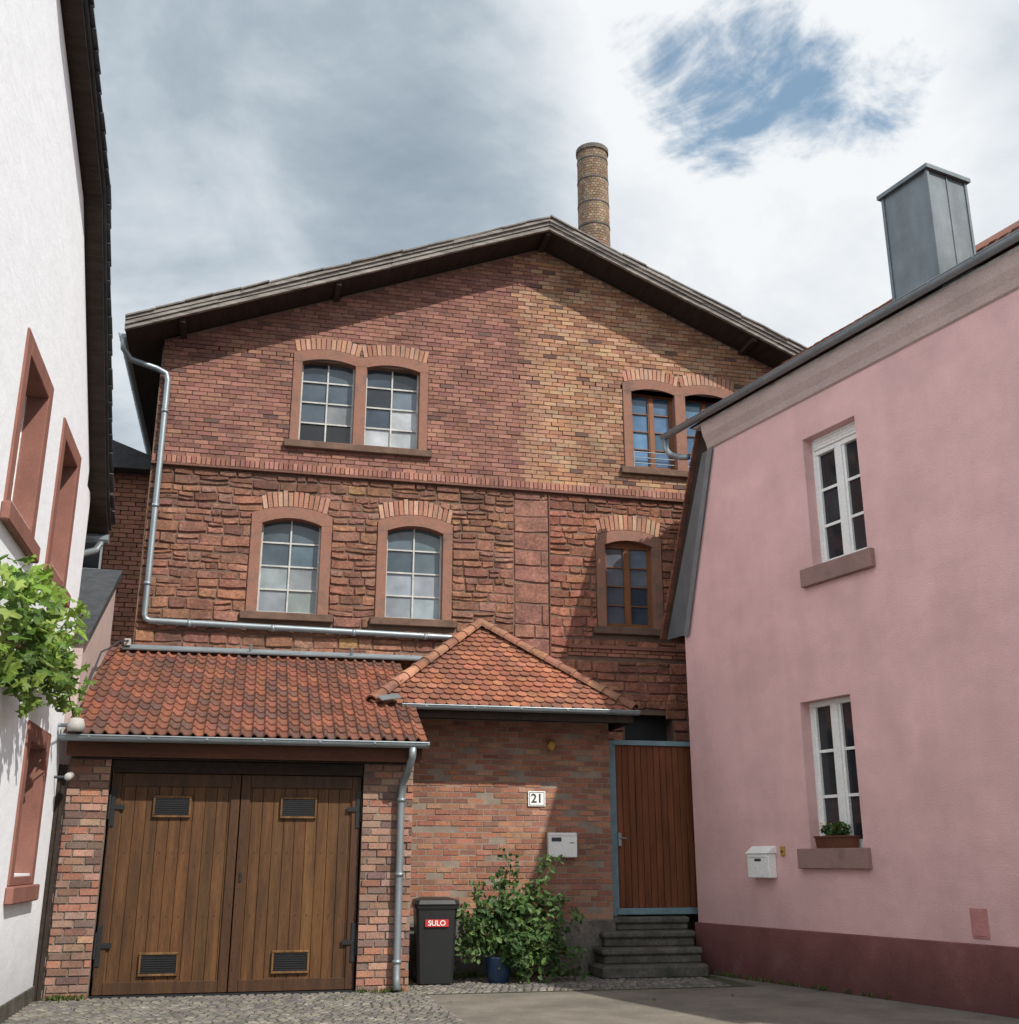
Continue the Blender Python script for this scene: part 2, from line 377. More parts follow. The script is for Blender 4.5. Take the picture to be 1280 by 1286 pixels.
# ================================================================ FACTORY
FY=15.4
fac=root("brick_factory",(4,FY,0),0,"old red brick and rubble sandstone factory with gabled roof","building")
FX=4.0
W0,W1=-1.58-FX,9.8-FX
RX=.06;RZ=10.80
def roofz(x): return RZ-(RX-x)*.396 if x<RX else RZ-(x-RX)*.43
def glim(z):
    if z>=RZ: return None
    a=W0 if z<=roofz(W0) else RX-(RZ-z)/.396
    b=W1 if z<=roofz(W1) else RX+(RZ-z)/.43
    return (a+.01,b-.01)
def lx(*a): return [x-FX for x in a]
facwall=MB()
def pale(i,j):
    return random.choice([(.035,.05,.07),(.06,.08,.10),(.02,.024,.03),(.10,.125,.15)])
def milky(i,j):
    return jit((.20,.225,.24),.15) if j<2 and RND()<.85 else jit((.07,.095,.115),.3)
def dark(i,j): return jit((.025,.03,.035),.4)
specs=[
 ("U1",[(.41,1.19),(1.36,2.16)],7.18,8.42,.065,.13,.14),
 ("U2",[(5.52,6.24),(6.42,7.16)],7.18,8.44,.065,.14,.14),
 ("L1",[(-.01,.81)],4.64,5.90,.09,.15,.14),
 ("L2",[(1.75,2.56)],4.64,5.90,.09,.14,.14),
 ("L3",[(5.02,5.77)],4.66,5.90,.08,.14,.14)]
excl=[];holes=[]
ARCHC=[(.36,.19,.13),(.31,.15,.10),(.40,.24,.17)]
for (nm,ops,z0,zs,rise,t,tt) in specs:
    ops=[tuple(lx(*o)) for o in ops];up=nm[0]=="U"
    g=MB()
    for k,(a,b) in enumerate(ops):
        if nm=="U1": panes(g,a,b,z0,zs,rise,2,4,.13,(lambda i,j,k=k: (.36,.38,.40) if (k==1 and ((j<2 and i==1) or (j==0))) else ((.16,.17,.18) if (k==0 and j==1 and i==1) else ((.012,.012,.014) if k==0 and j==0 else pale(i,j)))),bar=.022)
        elif nm in("L1","L2"): panes(g,a,b,z0,zs,rise,2,4,.13,milky,bar=.022)
        else:
            c=(a+b)/2
            g.box(a-.01,b+.01,.09,.15,z0-.01,z0+.045,mi=1);g.box(a-.01,a+.035,.09,.15,z0+.045,zs+rise,mi=1);g.box(b-.035,b+.01,.09,.15,z0+.045,zs+rise,mi=1)
            g.box(c-.032,c+.032,.085,.15,z0+.045,zs+rise,mi=1)
            g.box(a+.035,c-.032,.092,.15,zs-.02,zs+rise,mi=1);g.box(c+.032,b-.035,.092,.15,zs-.02,zs+rise,mi=1)
            for (p,q) in ((a+.035,c-.032),(c+.032,b-.035)):
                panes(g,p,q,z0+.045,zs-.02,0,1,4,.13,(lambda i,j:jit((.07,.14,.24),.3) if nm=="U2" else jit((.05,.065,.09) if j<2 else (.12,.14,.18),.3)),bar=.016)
    w=g.obj("window",[M_glass,M_bar if nm in("U1","L1","L2") else M_brownpaint],fac)
    if nm=="L1": w["label"]="factory window with milky panes and pale glazing bars"
    if nm in("L3","U2"): w["label"]="window with brown painted wooden casements"
    o,ex,top,cuts=surround(w,ops,z0-.02,zs,rise,t,tt,M_sand)
    sill(w,ops[0][0]-t-.07,ops[-1][1]+t+.07,z0-.13,z0-.02,M_sill)
    excl.append(ex);excl.append(lambda z,a=ops[0][0]-t-.07,b=ops[-1][1]+t+.07,z0=z0:[(a,b)] if z0-.13<z<z0-.0 else [])
    for (a,b) in ops: holes.append((a-.04,b+.04,z0-.05,zs+rise+.04))
    for i in range(len(ops)):
        a,b=cuts[i],cuts[i+1]
        if nm=="L1" : a,b=a+.12,b-.05
        h=.24 if not up else .2
        relieving(facwall,a+.03,b-.03,top,h,.068,lambda x,z:jit(random.choice(ARCHC),.15))
        excl.append(relex(a+.02,b-.02,top,h))
    if nm=="U2":
        r=MB();a,b=ops[0][0],ops[-1][1]
        for z in (7.27,7.36,7.45): r.tube([(a,.03,z),(b,.03,z)],.008,6)
        for x in (a+.03,(a+b)/2-.1,(a+b)/2+.1,b-.03): r.tube([(x,.03,7.17),(x,.03,7.47)],.008,6)
        r.obj("railing",M_zinc,w)
doorh=(5.25-FX,5.98-FX,.7,3.38)
holes.append(doorh);excl.append(lambda z:[(doorh[0]-.02,doorh[1]+.02)] if z<3.38+0 else ([(doorh[0]+.1,doorh[1]-.1)] if z<3.46 else []))
cells(facwall,W0,W1,0,8.45,holes,0,.35,mi=1)
facwall.prism([(W0,8.45),(W1,8.45),(W1,roofz(W1)),(RX,RZ),(W0,roofz(W0))],0,.35,mi=1)
facwall.box(W0,W0+.3,.35,6,0,8.45,mi=1);facwall.box(W1-.3,W1,.35,6,0,8.45,mi=1);facwall.box(W0+.3,W1-.3,5.7,6,0,8.45,mi=1)
def upcol(x,z):
    X=x+FX;tooth=4.05+(.12 if int(z/.16)%2 else 0)
    if X>tooth or (3.6<X and z>9.2 and RND()<.5):
        c=random.choice([(.33,.18,.108),(.29,.148,.088),(.36,.22,.137),(.24,.12,.078),(.31,.20,.13)])
    elif X>3.75 and z<9.8: c=random.choice([(.28,.155,.105),(.32,.175,.115)])
    else: c=random.choice([(.225,.108,.084),(.20,.094,.074),(.245,.118,.09),(.18,.085,.069),(.265,.134,.10)])
    if RND()<.03: c=(.11,.065,.055)
    return jit(c,.14)
bricks(facwall,glim,6.80,RZ,.067,.205,excl,upcol,out=.012,joint=.0055,vary=.006,mi=0)
x=W0
while x<W1:
    facwall.box(x+.003,min(x+.064,W1),-.055+rr(-.005,.005),.002,6.69+rr(-.004,.004),6.80,jit(random.choice([(.27,.125,.095),(.23,.105,.08),(.31,.155,.12)]),.15),0,ins=.003);x+=.067
facwall.box(W0,W1,-.075,.002,6.645,6.685,(.14,.07,.052),0,ins=.004)
def stcol(x,z):
    X=x+FX
    if X>4.15: c=random.choice([(.285,.118,.076),(.25,.10,.067),(.31,.138,.088),(.21,.086,.06)])
    else: c=random.choice([(.225,.108,.072),(.20,.094,.065),(.25,.122,.082),(.175,.084,.06),(.27,.13,.082),(.225,.12,.088)])
    if RND()<.01: c=(.30,.17,.085)
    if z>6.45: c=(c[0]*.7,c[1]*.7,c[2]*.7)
    return jit(c,.18)
pil=(3.62-FX,4.15-FX)
ledge=lambda z:[(4.42-FX,W1)] if 4.20<z<4.36 else []
rubble(facwall,lambda z:(W0+.01,W1-.01),3.0,6.645,excl+[lambda z:[pil],ledge],stcol,mi=2,hmin=.095,hmax=.18,wmin=.12,wmax=.34,out=.028,split=.32)
rubble(facwall,lambda z:pil,3.9,6.645,[],lambda x,z:jit((.22,.108,.078),.12),hmin=.2,hmax=.32,wmin=.26,wmax=.56,out=.024,mi=2,split=0)
facwall.box(pil[1]+.003,pil[1]+.018,-.03,.002,3.0,6.645,(.15,.075,.055),0)
facwall.box(4.42-FX,W1,-.05,.002,4.31,4.36,(.2,.09,.065),0,ins=.003)
bricks(facwall,lambda z:(4.42-FX,W1),4.20,4.31,.055,.2,[],lambda x,z:jit((.27,.12,.08),.2),out=.025)
relieving(facwall,5.2-FX,6.03-FX,lambda x:3.40+par(x,5.2-FX,6.03-FX,.08),.2,.075,lambda x,z:jit((.30,.13,.08),.2))
facwall.obj("wall",[M_brick,M_mortr,M_stone],fac)
d=MB();d.box(doorh[0]-.05,doorh[1]+.05,.25,.3,.7,3.45);d.obj("door",M_black,fac,label="dark door opening under a brick arch")
# roof
rf=MB();ov=.60;back=6.4;T=.10
LX=-2.05-FX;RX2=10.3-FX
rz=roofz
pts=[(LX,rz(LX)+.02),(RX,RZ+.02),(RX2,rz(RX2)+.02),(RX2,rz(RX2)+.02+T),(RX,RZ+.02+T),(LX,rz(LX)+.02+T)]
rf.prism([pts[0],pts[1],pts[4],pts[5]],-ov+.05,back,mi=1);rf.prism([pts[1],pts[2],pts[3],pts[4]],-ov+.05,back,mi=1)
def slopebox(x0,x1,dz0,dz1,y0,y1,mi,n=1,jt=0):
    for i in range(n):
        a=x0+(x1-x0)*i/n;b=x0+(x1-x0)*(i+1)/n;j=rr(-jt,jt);j2=rr(-jt,jt);g=.004 if n>1 else 0
        rf.prism([(a,rz(a)+dz0+j),(b-g,rz(b-g)+dz0+j2),(b-g,rz(b-g)+dz1+j2),(a,rz(a)+dz1+j)],y0+rr(-jt,jt),y1,mi=mi)
for (a,b) in ((LX,RX),(RX,RX2)):
    slopebox(a,b,.0,.06,-ov-.01,-ov+.045,0,5,.006)
    slopebox(a,b,.065,.115,-ov-.035,-ov+.045,0,5,.007)
    slopebox(a,b,.12,.17,-ov-.06,-ov+.045,0,4,.008)
    slopebox(a,b,.175,.20,-ov-.085,back,2,16,.014)
for x in (LX+.75,-3.15,RX,3.45,RX2-.9):
    rf.box(x-.04,x+.04,-ov+.06,.1,rz(x)-.07,rz(x)-.0,mi=1)
rf.obj("roof",[M_oldwood,M_darkwood,M_cover],fac)
v=MB();gutter(v,0,6.5,0,0,.07)
go=v.obj("gutter",M_zinc,fac,smooth=False,loc=(LX-.04,6.2,8.46));go.rotation_euler[2]=-math.pi/2
dp=MB()
P=lambda X,y,z:(X-FX,y,z)
dp.tube([P(-2.09,-.30,8.40),P(-2.08,-.28,8.24),P(-1.98,-.16,8.14),P(-1.62,-.10,8.06),P(-1.49,-.09,8.0),P(-1.46,-.09,7.9),P(-1.46,-.09,4.5),P(-1.44,-.09,4.44),P(-1.38,-.09,4.42),P(2.69,-.09,4.37),P(2.75,-.09,4.33),P(2.76,-.09,4.2)],.042,12)
for z in (7.4,6.0,4.9): dp.tube([P(-1.46,-.09,z),P(-1.46,-.09,z+.05)],.05,12)
for X in (-.9,.2,1.3,2.3): dp.tube([P(X,-.09,4.412-(X+1.38)*.0123),P(X+.05,-.09,4.412-(X+1.38)*.0123)],.05,12)
dp.obj("downpipe",M_zinc,fac,smooth=True)

# smokestack
st=MB();cx,cy=7.12,22
N=26
rad=lambda z:.45-.005*z
zz=8.0;r=0;ZT=17.58
st.tube([(0,0,0),(0,0,8.0)],.43,N,col=(.25,.18,.12))
st.tube([(0,0,8),(0,0,ZT+.03)],.40,N,col=(.13,.10,.07),radii=[.40,.345])
while zz<ZT-.05:
    R=rad(zz)
    for k in range(N):
        a0=2*math.pi*(k+(r%2)*.5)/N+.008;a1=a0+2*math.pi/N-.022
        c=jit(random.choice([(.23,.175,.12),(.20,.145,.095),(.27,.21,.145),(.21,.13,.09)]),.13)
        v=[(math.cos(a)*q,math.sin(a)*q,w) for q in (R,R-.03) for (a,w) in ((a0,zz+.004),(a1,zz+.004),(a1,zz+.064),(a0,zz+.064))]
        st.mesh(v,[(0,1,2,3),(4,5,1,0),(3,2,6,7),(0,3,7,4),(1,5,6,2)],c)
    zz+=.07;r+=1
sk=st.obj("smokestack",M_stack,None,loc=(cx,cy,0),label="tall round tan brick smokestack with iron bands",category="chimney")
for z in (14.9,15.5,16.1,16.75,17.3):
    st=MB();st.tube([(0,0,z),(0,0,z+.035)],rad(z)+.010,N);st.obj("iron_band",M_slate,sk)
st=MB();st.tube([(0,0,ZT-.02),(0,0,ZT+.09)],rad(17.8)+.03,N);st.obj("rim",M_base,sk)

# ================================================================ GARAGE
gar=root("brick_garage",(0,13,0),0,"low brick garage with pantiled lean-to roof and wooden doors","garage")
gcol=lambda x,z:jit(random.choice([(.31,.145,.10),(.27,.13,.09),(.24,.15,.11),(.33,.19,.14),(.20,.11,.085),(.28,.18,.14),(.15,.10,.085)]),.2)
for (a,b) in ((-1.86,-1.42),(1.30,1.88)):
    gw=MB();gw.box(a+.01,b-.01,.012,.3,0,2.45,mi=1)
    bricks(gw,lambda z:(a,b),0,2.44,.078,.215,[],gcol,out=.004,joint=.011,vary=.011)
    o_=(a-1e-3,a+.15) if a<0 else (b-.15,b-.005);gw.box(o_[0]+.01,o_[1],.3,2.38,0,2.45,mi=1)
    gw.obj("brick_pillar",[M_brick,M_mort],gar)
lt=MB();lt.bbox(-1.84,1.86,-.03,.12,2.42,2.60,.008);lt.bbox(-1.42,1.30,.02,.14,2.285,2.415,.006);lt.obj("lintel",M_darkwood,gar)
fb=MB();fb.bbox(-1.86,1.92,-.30,-.27,2.42,2.60,.005)
fb.prismx([(-.27,2.50),(-.035,2.50),(-.035,2.53),(-.27,2.53)],-1.84,1.88)
fb.obj("fascia_board",M_fascia,gar)
DC=(.095,.042,.013);DF=(.060,.026,.010)
def leaf(x0,x1,hx,vents):
    m=MB();n=11;w=(x1-x0)/n
    for i in range(n):
        a=x0+i*w;m.bbox(a+.0015,a+w-.0015,.09+rr(0,.003),.12,.06,2.26,.004,jit(DC,.14))
    for (p,q,s,t) in ((x0,x0+.10,.04,2.28),(x1-.10,x1,.04,2.28)):
        m.bbox(p+.001,q-.001,.07,.10,s,t,.005,jit(DF,.1))
    m.bbox(x0+.10,x1-.10,.072,.10,2.14,2.28,.005,jit(DF,.1));m.bbox(x0+.10,x1-.10,.072,.10,.04,.16,.005,jit(DF,.1))
    for k in range(14):
        z=.1+k*.163
        for xx in (x0+.03,x1-.03): m.tube([(xx,.066,z),(xx,.071,z)],.007,6,(.02,.02,.02))
    for (xx,zz_) in [(x0+(i+.5)*w,q) for i in range(1,n-1) for q in (.8,1.45)]: m.tube([(xx,.085,zz_),(xx,.092,zz_)],.006,6,(.02,.02,.02))
    d=m.obj("door",M_door,gar)
    for (vx,vz) in vents:
        v=MB();f=.022;vc=(.15,.075,.026)
        v.bbox(vx-.2,vx+.2,.055,.095,vz-.115,vz-.115+f,.003,vc);v.bbox(vx-.2,vx+.2,.055,.095,vz+.115-f,vz+.115,.003,vc)
        v.bbox(vx-.2,vx-.2+f,.057,.095,vz-.09,vz+.09,.003,vc);v.bbox(vx+.2-f,vx+.2,.057,.095,vz-.09,vz+.09,.003,vc)
        v.box(vx-.18,vx+.18,.075,.085,vz-.095,vz+.095,mi=1)
        for k in range(8):
            z=vz-.085+k*.023;v.box(vx-.18,vx+.18,.066,.074,z,z+.008,mi=1)
        v.obj("vent",[M_door,M_black],d)
    for z in (.52,1.92,):
        h=MB();sg=1 if hx==x0 else -1
        h.box(min(hx,hx+sg*.05),max(hx,hx+sg*.05),.055,.07,z-.2,z+.2);h.box(min(hx,hx+sg*.15),max(hx,hx+sg*.15),.052,.069,z-.025,z+.025)
        h.tube([(hx-sg*.01,.05,z-.13),(hx-sg*.01,.05,z+.13)],.016,8)
        h.obj("hinge",M_black,d)
    return d
d1=leaf(-1.40,-.045,-1.40,[(-.76,1.93),(-.76,.33)]);d2=leaf(-.035,1.29,1.29,[(.60,1.93),(.60,.33)])
h=MB();h.box(.005,.03,.058,.07,1.15,1.24);h.obj("keyhole_plate",M_black,d2)
k=MB();k.box(-1.42,1.30,.06,.14,.0,.035);k.obj("threshold",M_black,gar)
gr=MB();sl=math.atan2(4.05-2.66,2.75);U=Vector((0,math.cos(sl),math.sin(sl)));NN=Vector((0,-math.sin(sl),math.cos(sl)))
Lr=2.72/math.cos(sl);nc=30;wt=3.86/nc
gr.mesh([(-1.88,-.33,2.62),(1.96,-.33,2.62),(1.96,2.38,3.99),(-1.72,2.38,3.99),(-1.88,-.33,2.60),(1.96,-.33,2.60),(1.96,2.38,3.93),(-1.72,2.38,3.93)],[(0,1,2,3),(7,6,5,4),(0,4,5,1),(1,5,6,2),(3,7,4,0)],(.2,.08,.05),0)
GC=[(.235,.085,.053),(.20,.075,.049),(.18,.072,.048),(.255,.095,.058),(.155,.069,.05),(.13,.066,.052),(.215,.083,.052)]
pantiles(gr,(-1.90,-.37,2.64),(1,0,0),U,NN,nc,16,wt,Lr/15.4,GC)
gr.obj("roof",M_tile,gar)
fl=MB();fl.box(-1.66,2.3,2.345,2.375,4.03,4.10);fl.prismx([(2.19,4.0),(2.35,4.06),(2.35,4.075),(2.18,4.015)],-1.7,2.3)
fl.tube([(-.05,2.30,4.0),(-.05,2.25,4.14)],.02,8);fl.tube([(1.3,2.30,4.0),(1.3,2.25,4.14)],.02,8)
fl.obj("flashing",M_zinc,gar)
gg=MB();gutter(gg,-1.93,1.98,-.40,2.62,.055);gg.obj("gutter",M_zinc,gar)
dd=MB();dd.tube([(1.80,-.40,2.58),(1.80,-.38,2.47),(1.77,-.2,2.30),(1.74,-.09,2.2),(1.73,-.075,2.05),(1.73,-.075,.35),(1.73,-.09,.15),(1.73,-.14,.04)],.042,14)
for z in (.3,1.2,2.0): dd.tube([(1.73,-.075,z),(1.73,-.075,z+.04)],.05,14)
dd.obj("downpipe",M_zinc,gar,smooth=True)

# ================================================================ ANNEX
ann=root("brick_entrance_annex",(3.2,14.4,0),0,"small brick annex with hipped beaver-tail tile roof","building")
ax=3.2
aw=MB();aw.box(1.88-ax,4.68-ax,0,.25,0,3.12,mi=1);aw.box(4.43-ax,4.68-ax,.25,.98,0,3.12,mi=1)
acol=lambda x,z:jit(random.choice([(.30,.13,.083),(.27,.115,.075),(.33,.158,.10),(.25,.11,.078),(.22,.11,.08),(.31,.168,.11)]),.13)
bricks(aw,lambda z:(1.88-ax,4.69-ax),.66,3.12,.070,.21,[],acol,out=.005,joint=.010,vary=.006)
aw.obj("wall",[M_brick,M_mort],ann)
ab=MB();ab.bbox(1.86-ax,3.3-ax,-.05,0,0,.655,.012);ab.bbox(3.303-ax,4.70-ax,-.052,0,0,.652,.012);ab.obj("plinth",M_base,ann)
ez=3.2;ey=-.70;ap=Vector((3.11-ax,.97,4.56));cl=Vector((1.42-ax,ey,ez));cr=Vector((4.84-ax,ey,ez));bl=Vector((1.42-ax,.97,ez));br=Vector((4.84-ax,.97,ez))
ar=MB();ar.mesh([ap,cl,cr,br,bl],[(0,1,2),(0,2,3),(0,4,1)],(.2,.08,.05))
AC=[(.30,.11,.064),(.27,.102,.06),(.245,.095,.058),(.32,.133,.078),(.20,.085,.057)]
def face(a,b,apx):
    E=(b-a).normalized();W=(b-a).length;k=(apx-a).dot(E);Uv=(apx-a)-E*k;L=Uv.length;U=Uv.normalized();Nn=E.cross(U)
    if Nn.z<0: Nn=-Nn
    ins=lambda s,t:(t<L) and (s>k*t/L-.03) and (s<W-(W-k)*t/L+.03)
    plaintiles(ar,a-U*.03,E,U,Nn,W,L,.135,.128,AC,ins)
face(cl,cr,ap);face(cr,br,Vector((ap.x,.97,4.56)));face(bl,cl,Vector((ap.x,.97,4.56)))
RC=[(.32,.145,.085),(.28,.12,.072),(.25,.115,.075),(.35,.17,.10)]
ridgetiles(ar,cl+Vector((.02,.02,.02)),ap+Vector((0,-.03,.03)),.085,.25,RC);ridgetiles(ar,cr+Vector((-.02,.02,.02)),ap+Vector((0,-.03,.03)),.085,.25,RC)
ar.obj("roof",M_tile,ann)
af=MB();af.bbox(1.62-ax,4.80-ax,-.67,-.64,3.05,3.19,.004);af.box(1.62-ax,4.80-ax,-.64,0,3.12,3.145)
af.bbox(4.77-ax,4.80-ax,-.635,.9,3.05,3.19,.004);af.obj("fascia_board",M_darkwood,ann)
ag=MB();gutter(ag,1.80-ax,4.86-ax,-.735,3.19,.05)
ag.obj("gutter",M_zinc,ann)
al=MB();al.obox((1.64-ax,-.80,3.27),(1,.3,.2),(-.3,1,.5),(0,-.5,1),.13,.08,.004);al.obj("flashing",M_zinc,ann)
la=MB();la.tube([(0,0,0),(0,-.04,0)],.04,14)
la.tube([(0,-.04,0),(0,-.1,-.02),(0,-.13,-.06)],.012,8)
lo=la.obj("wall_lamp",M_brownpaint,None,loc=(3.85,14.38,2.88),label="small round wall lamp under the annex eave",category="lamp")
lb=MB();lb.tube([(0,-.13,-.03),(0,-.13,-.05),(0,-.13,-.09),(0,-.13,-.13),(0,-.13,-.15)],.05,14,radii=[.02,.045,.055,.04,.01]);lb.obj("lamp_globe",M_yell,lo,smooth=True)
hn=root("house_number_sign",(3.68,14.385,2.13),0,"white enamel house number plate reading 21 on brick wall","sign")
s=MB();s.bbox(-.115,.115,-.012,.0,-.095,.095,.003);s.obj("plate",M_enamel,hn)
s=MB()
for (a,b,c,e) in ((-.10,.10,-.082,-.076),(-.10,.10,.076,.082),(-.10,-.094,-.076,.076),(.094,.10,-.076,.076)): s.box(a,b,-.0145,-.010,c,e)
s.obj("border_line",M_slate,hn)
text_part("21",.155,hn,(0,-.0135,0),M_slate,bold=.003)
mb_=root("mailbox",(4.0,14.385,1.56),0,"white metal mailbox on the brick annex wall","mailbox",group="mailboxes")
s=MB();s.bbox(-.19,.19,-.09,0,-.155,.15,.008);s.obj("body",M_wpaint,mb_)
s=MB();s.box(-.15,-.02,-.093,-.089,.04,.09);s.box(.09,.15,-.094,-.088,.02,.03);s.obj("name_slot",M_slate,mb_)
s=MB();s.bbox(-.175,.175,-.098,-.088,.11,.14,.003);s.obj("letter_flap",M_enamel,mb_)

# ================================================================ GATE + STEPS
gt=root("garden_gate",(5.35,14.62,0),0,"red-brown boarded gate in a blue-grey steel frame","gate")
g0,g1=4.76-5.35,6.15-5.35
s=MB();s.bbox(g0-.03,g0+.035,-.04,.04,.68,2.92,.004);s.bbox(g0+.035,g1,-.04,.04,2.86,2.925,.004);s.bbox(g0+.035,g1,-.045,.035,.70,.78,.004);s.bbox(g0+.035,g0+.075,-.02,.02,.78,2.86,.003)
s.obj("frame",M_teal,gt)
s=MB();x=g0+.08
while x<g1: s.bbox(x+.003,x+.088,.0+rr(0,.006),.03,.78,2.86,.005,(.3,.1,.04));x+=.09
s.obj("panel",M_redwood,gt)
s=MB();s.tube([(g0+.10,-.05,1.65),(g0+.10,-.07,1.65),(g0+.18,-.07,1.65)],.009,8);s.bbox(g0+.075,g0+.12,-.05,-.02,1.55,1.72,.003);s.obj("handle",M_zinc,gt)
sp=MB();hs=(.16,.34,.52,.68);z0=0
for i,hz in enumerate(hs):
    y=13.72+i*.24;xl=4.32+.09*i
    if i: sp.bbox(xl,5.66+.015*i,y,14.58,z0,hz-.085,.015);sp.bbox(xl-.03,5.68+.015*i,y-.03,14.58,hz-.085,hz,.025)
    else: sp.bbox(xl,5.68,y,14.58,0,hz,.03)
    z0=hz
sp.obj("stone_steps",M_step,None,label="worn dark stone steps leading up to the gate",category="steps")
lw=MB();lw.box(4.70,4.95,14.68,15.38,0,2.6,mi=0);lw.obj("courtyard_wall",[M_mortr],None,label="short rubble wall behind the gate post",category="wall")

# ================================================================ PINK HOUSE
ang=math.atan2(-.971,.2385)
pk=root("pink_house",(5.83,14.39,0),ang,"pink rendered two storey house with maroon plinth","house")
pw=MB();S1=11.0
ph=[(2.66,3.56,4.72,6.36),(2.24,3.08,1.50,3.16)]
cells(pw,.9,S1,0,6.85,ph,0,.3)
pw.prism([(0,0),(.9,0),(.9,6.85),(.85,6.85),(.08,4.42),(0,4.42)],0,.3)
pw.box(0,.3,.3,6.7,0,4.4);pw.box(S1-.3,S1,.3,6.7,0,6.85);pw.box(.3,S1-.3,6.7,7,0,6.85)
pw.obj("wall",M_pink,pk)
pp=MB();pp.bbox(-.04,S1+.03,-.035,.0,0,.61,.008);pp.box(-.04,0,.0,7,0,.605);pp.obj("plinth",M_plinth,pk)
pc=MB();pc.prismx([(0,6.85),(-.03,6.87),(-.05,6.95),(-.10,7.05),(-.12,7.15),(-.12,7.20),(.3,7.20),(.3,6.85)],.78,S1+.1);pc.obj("cornice",M_corn,pk)
def pwin(op,shutter):
    a,b,z0,z1=op;y=.17;g=MB();f=.05
    g.bbox(a,a+f,y-.03,y+.05,z0,z1,.004,mi=1);g.bbox(b-f,b,y-.03,y+.05,z0,z1,.004,mi=1)
    zt=z1-(.15 if shutter else .0)
    g.bbox(a+f,b-f,y-.03,y+.05,z0,z0+.06,.004,mi=1);g.bbox(a+f,b-f,y-.03,y+.05,zt-.06,zt,.004,mi=1)
    if shutter:
        for k in range(4): g.bbox(a+f,b-f,y-.05,y+.04,zt+k*.0375+.001,zt+k*.0375+.0365,.006,mi=1)
    c=(a+b)/2;g.bbox(c-.05,c+.05,y-.035,y+.05,z0+.06,zt-.06,.004,mi=1)
    for (p,q) in ((a+f,c-.05),(c+.05,b-f)):
        panes(g,p,q,z0+.06,zt-.06,0,1,3,y+.02,lambda i,j:jit((.02,.024,.03),.3),bar=.033)
    w=g.obj("window",[M_glass,M_wpaint],pk)
    s=MB();s.bbox(a-.17,b+.10,-.07,0.16,z0-.22,z0-.001,.008);s.obj("sill",M_sandp,w)
    return w
pwin(ph[0],True);pwin(ph[1],False)
pr=MB();sl=math.radians(36.5);cs,sn=math.cos(sl),math.sin(sl)
rid=4.0
pr.mesh([(.55,-.16,7.235),(S1+.2,-.16,7.235),(S1+.2,rid,7.235+(rid+.16)*sn/cs),(2.2,rid,7.235+(rid+.16)*sn/cs),(S1+.2,8.2,7.24),(.55,8.2,7.24)],[(0,1,2,3),(3,2,4,5),(0,3,5)],(.22,.08,.055))
pr.box(.6,S1+.1,-.12,8.1,7.2,7.235)
plaintiles(pr,(.55,-.20,7.25),(1,0,0),(0,cs,sn),(0,-sn,cs),S1-.4,1.8,.16,.15,[(.27,.115,.075),(.23,.10,.065),(.30,.14,.09),(.18,.09,.07)],lambda s,t:s>t*.35)
pr.prism([(.62,7.2),(-.45,4.42),(-.36,4.40),(.08,4.42),(.80,6.86),(.80,7.2)],.0,8.0,mi=1)
vz=[( -.47+(.62+.47)*k/19,4.40+(7.2-4.40)*k/19) for k in range(20)]
dv=Vector((.62+.47,0,2.8)).normalized();nv=Vector((-dv.z,0,dv.x))
for (x,z) in vz[:-1]:
    for y in [ -.06+i*.17 for i in range(30)]:
        c=Vector((x,y+.08,z))+dv*.09+nv*.03
        pr.obox(c,(dv+nv*-.13),(0,1,0),(nv+dv*.13),.11,.082,.009,jit(random.choice([(.2,.08,.055),(.26,.10,.065),(.15,.07,.05)]),.2))
pr.obj("roof",[M_tile,M_darkwood],pk)
ck=MB();ck.prism([(.10,4.36),(.88,6.84),(.66,6.84),(-.38,4.36)],-.035,-.004,mi=1);ck.prism([(.04,4.34),(.13,4.34),(.905,6.85),(.80,6.85)],-.048,-.035);ck.obj("metal_cheek",[M_zinc,M_zincd],pk)
pg=MB();gutter(pg,-.02,S1+.2,-.21,7.29,.06)
pg.obj("gutter",M_zinc,pk)
pd=MB();pd.tube([(.02,-.21,7.25),(.04,-.21,7.08),(.12,-.2,6.98),(.30,-.14,6.88),(.45,-.12,6.84)],.042,12);pd.obj("downpipe",M_zinc,pk,smooth=True)
mc=MB();x0,x1,y0,y1,z0,z1=4.30,4.97,.06,.66,7.25,8.88
mc.bbox(x0,x1,y0,y1,z0,z1,.006)
for x in (x0,x1):
    for y in (y0,y1): mc.bbox(x-.018,x+.018,y-.018,y+.018,z0,z1,.003)
mc.bbox(x1-.001,x1+.012,(y0+y1)/2-.01,(y0+y1)/2+.01,z0,z1,.002)
for (a,b,c,e) in ((x0-.05,x1+.05,y0-.05,y0-.03),(x0-.05,x1+.05,y1+.03,y1+.05),(x0-.05,x0-.03,y0-.03,y1+.03),(x1+.03,x1+.05,y0-.03,y1+.03)): mc.box(a,b,c,e,z1-.02,z1+.03)
mc.box(x0-.03,x1+.03,y0-.03,y1+.03,z1-.01,z1+.01)
mc.obj("metal_chimney",M_zincd,pk)
s=MB();s.bbox(4.42,4.62,-.012,0,.66,.93,.003);s.bbox(4.44,4.60,-.018,-.012,.68,.91,.003);s.obj("wall_hatch",M_hatch,pk)
s=MB();s.bbox(1.72,1.79,-.02,0,1.42,1.53,.004);s.tube([(1.755,-.02,1.47),(1.755,-.028,1.47)],.014,10,mi=1);s.obj("doorbell",[M_yell,M_slate],pk)
ca,sa=math.cos(ang),math.sin(ang)
def pkw(s,y,z): return (5.83+ca*s-sa*y,14.39+sa*s+ca*y,z)
m2=root("mailbox",pkw(1.42,0,1.33),ang,"white metal mailbox with pitched lid on pink wall","mailbox",group="mailboxes")
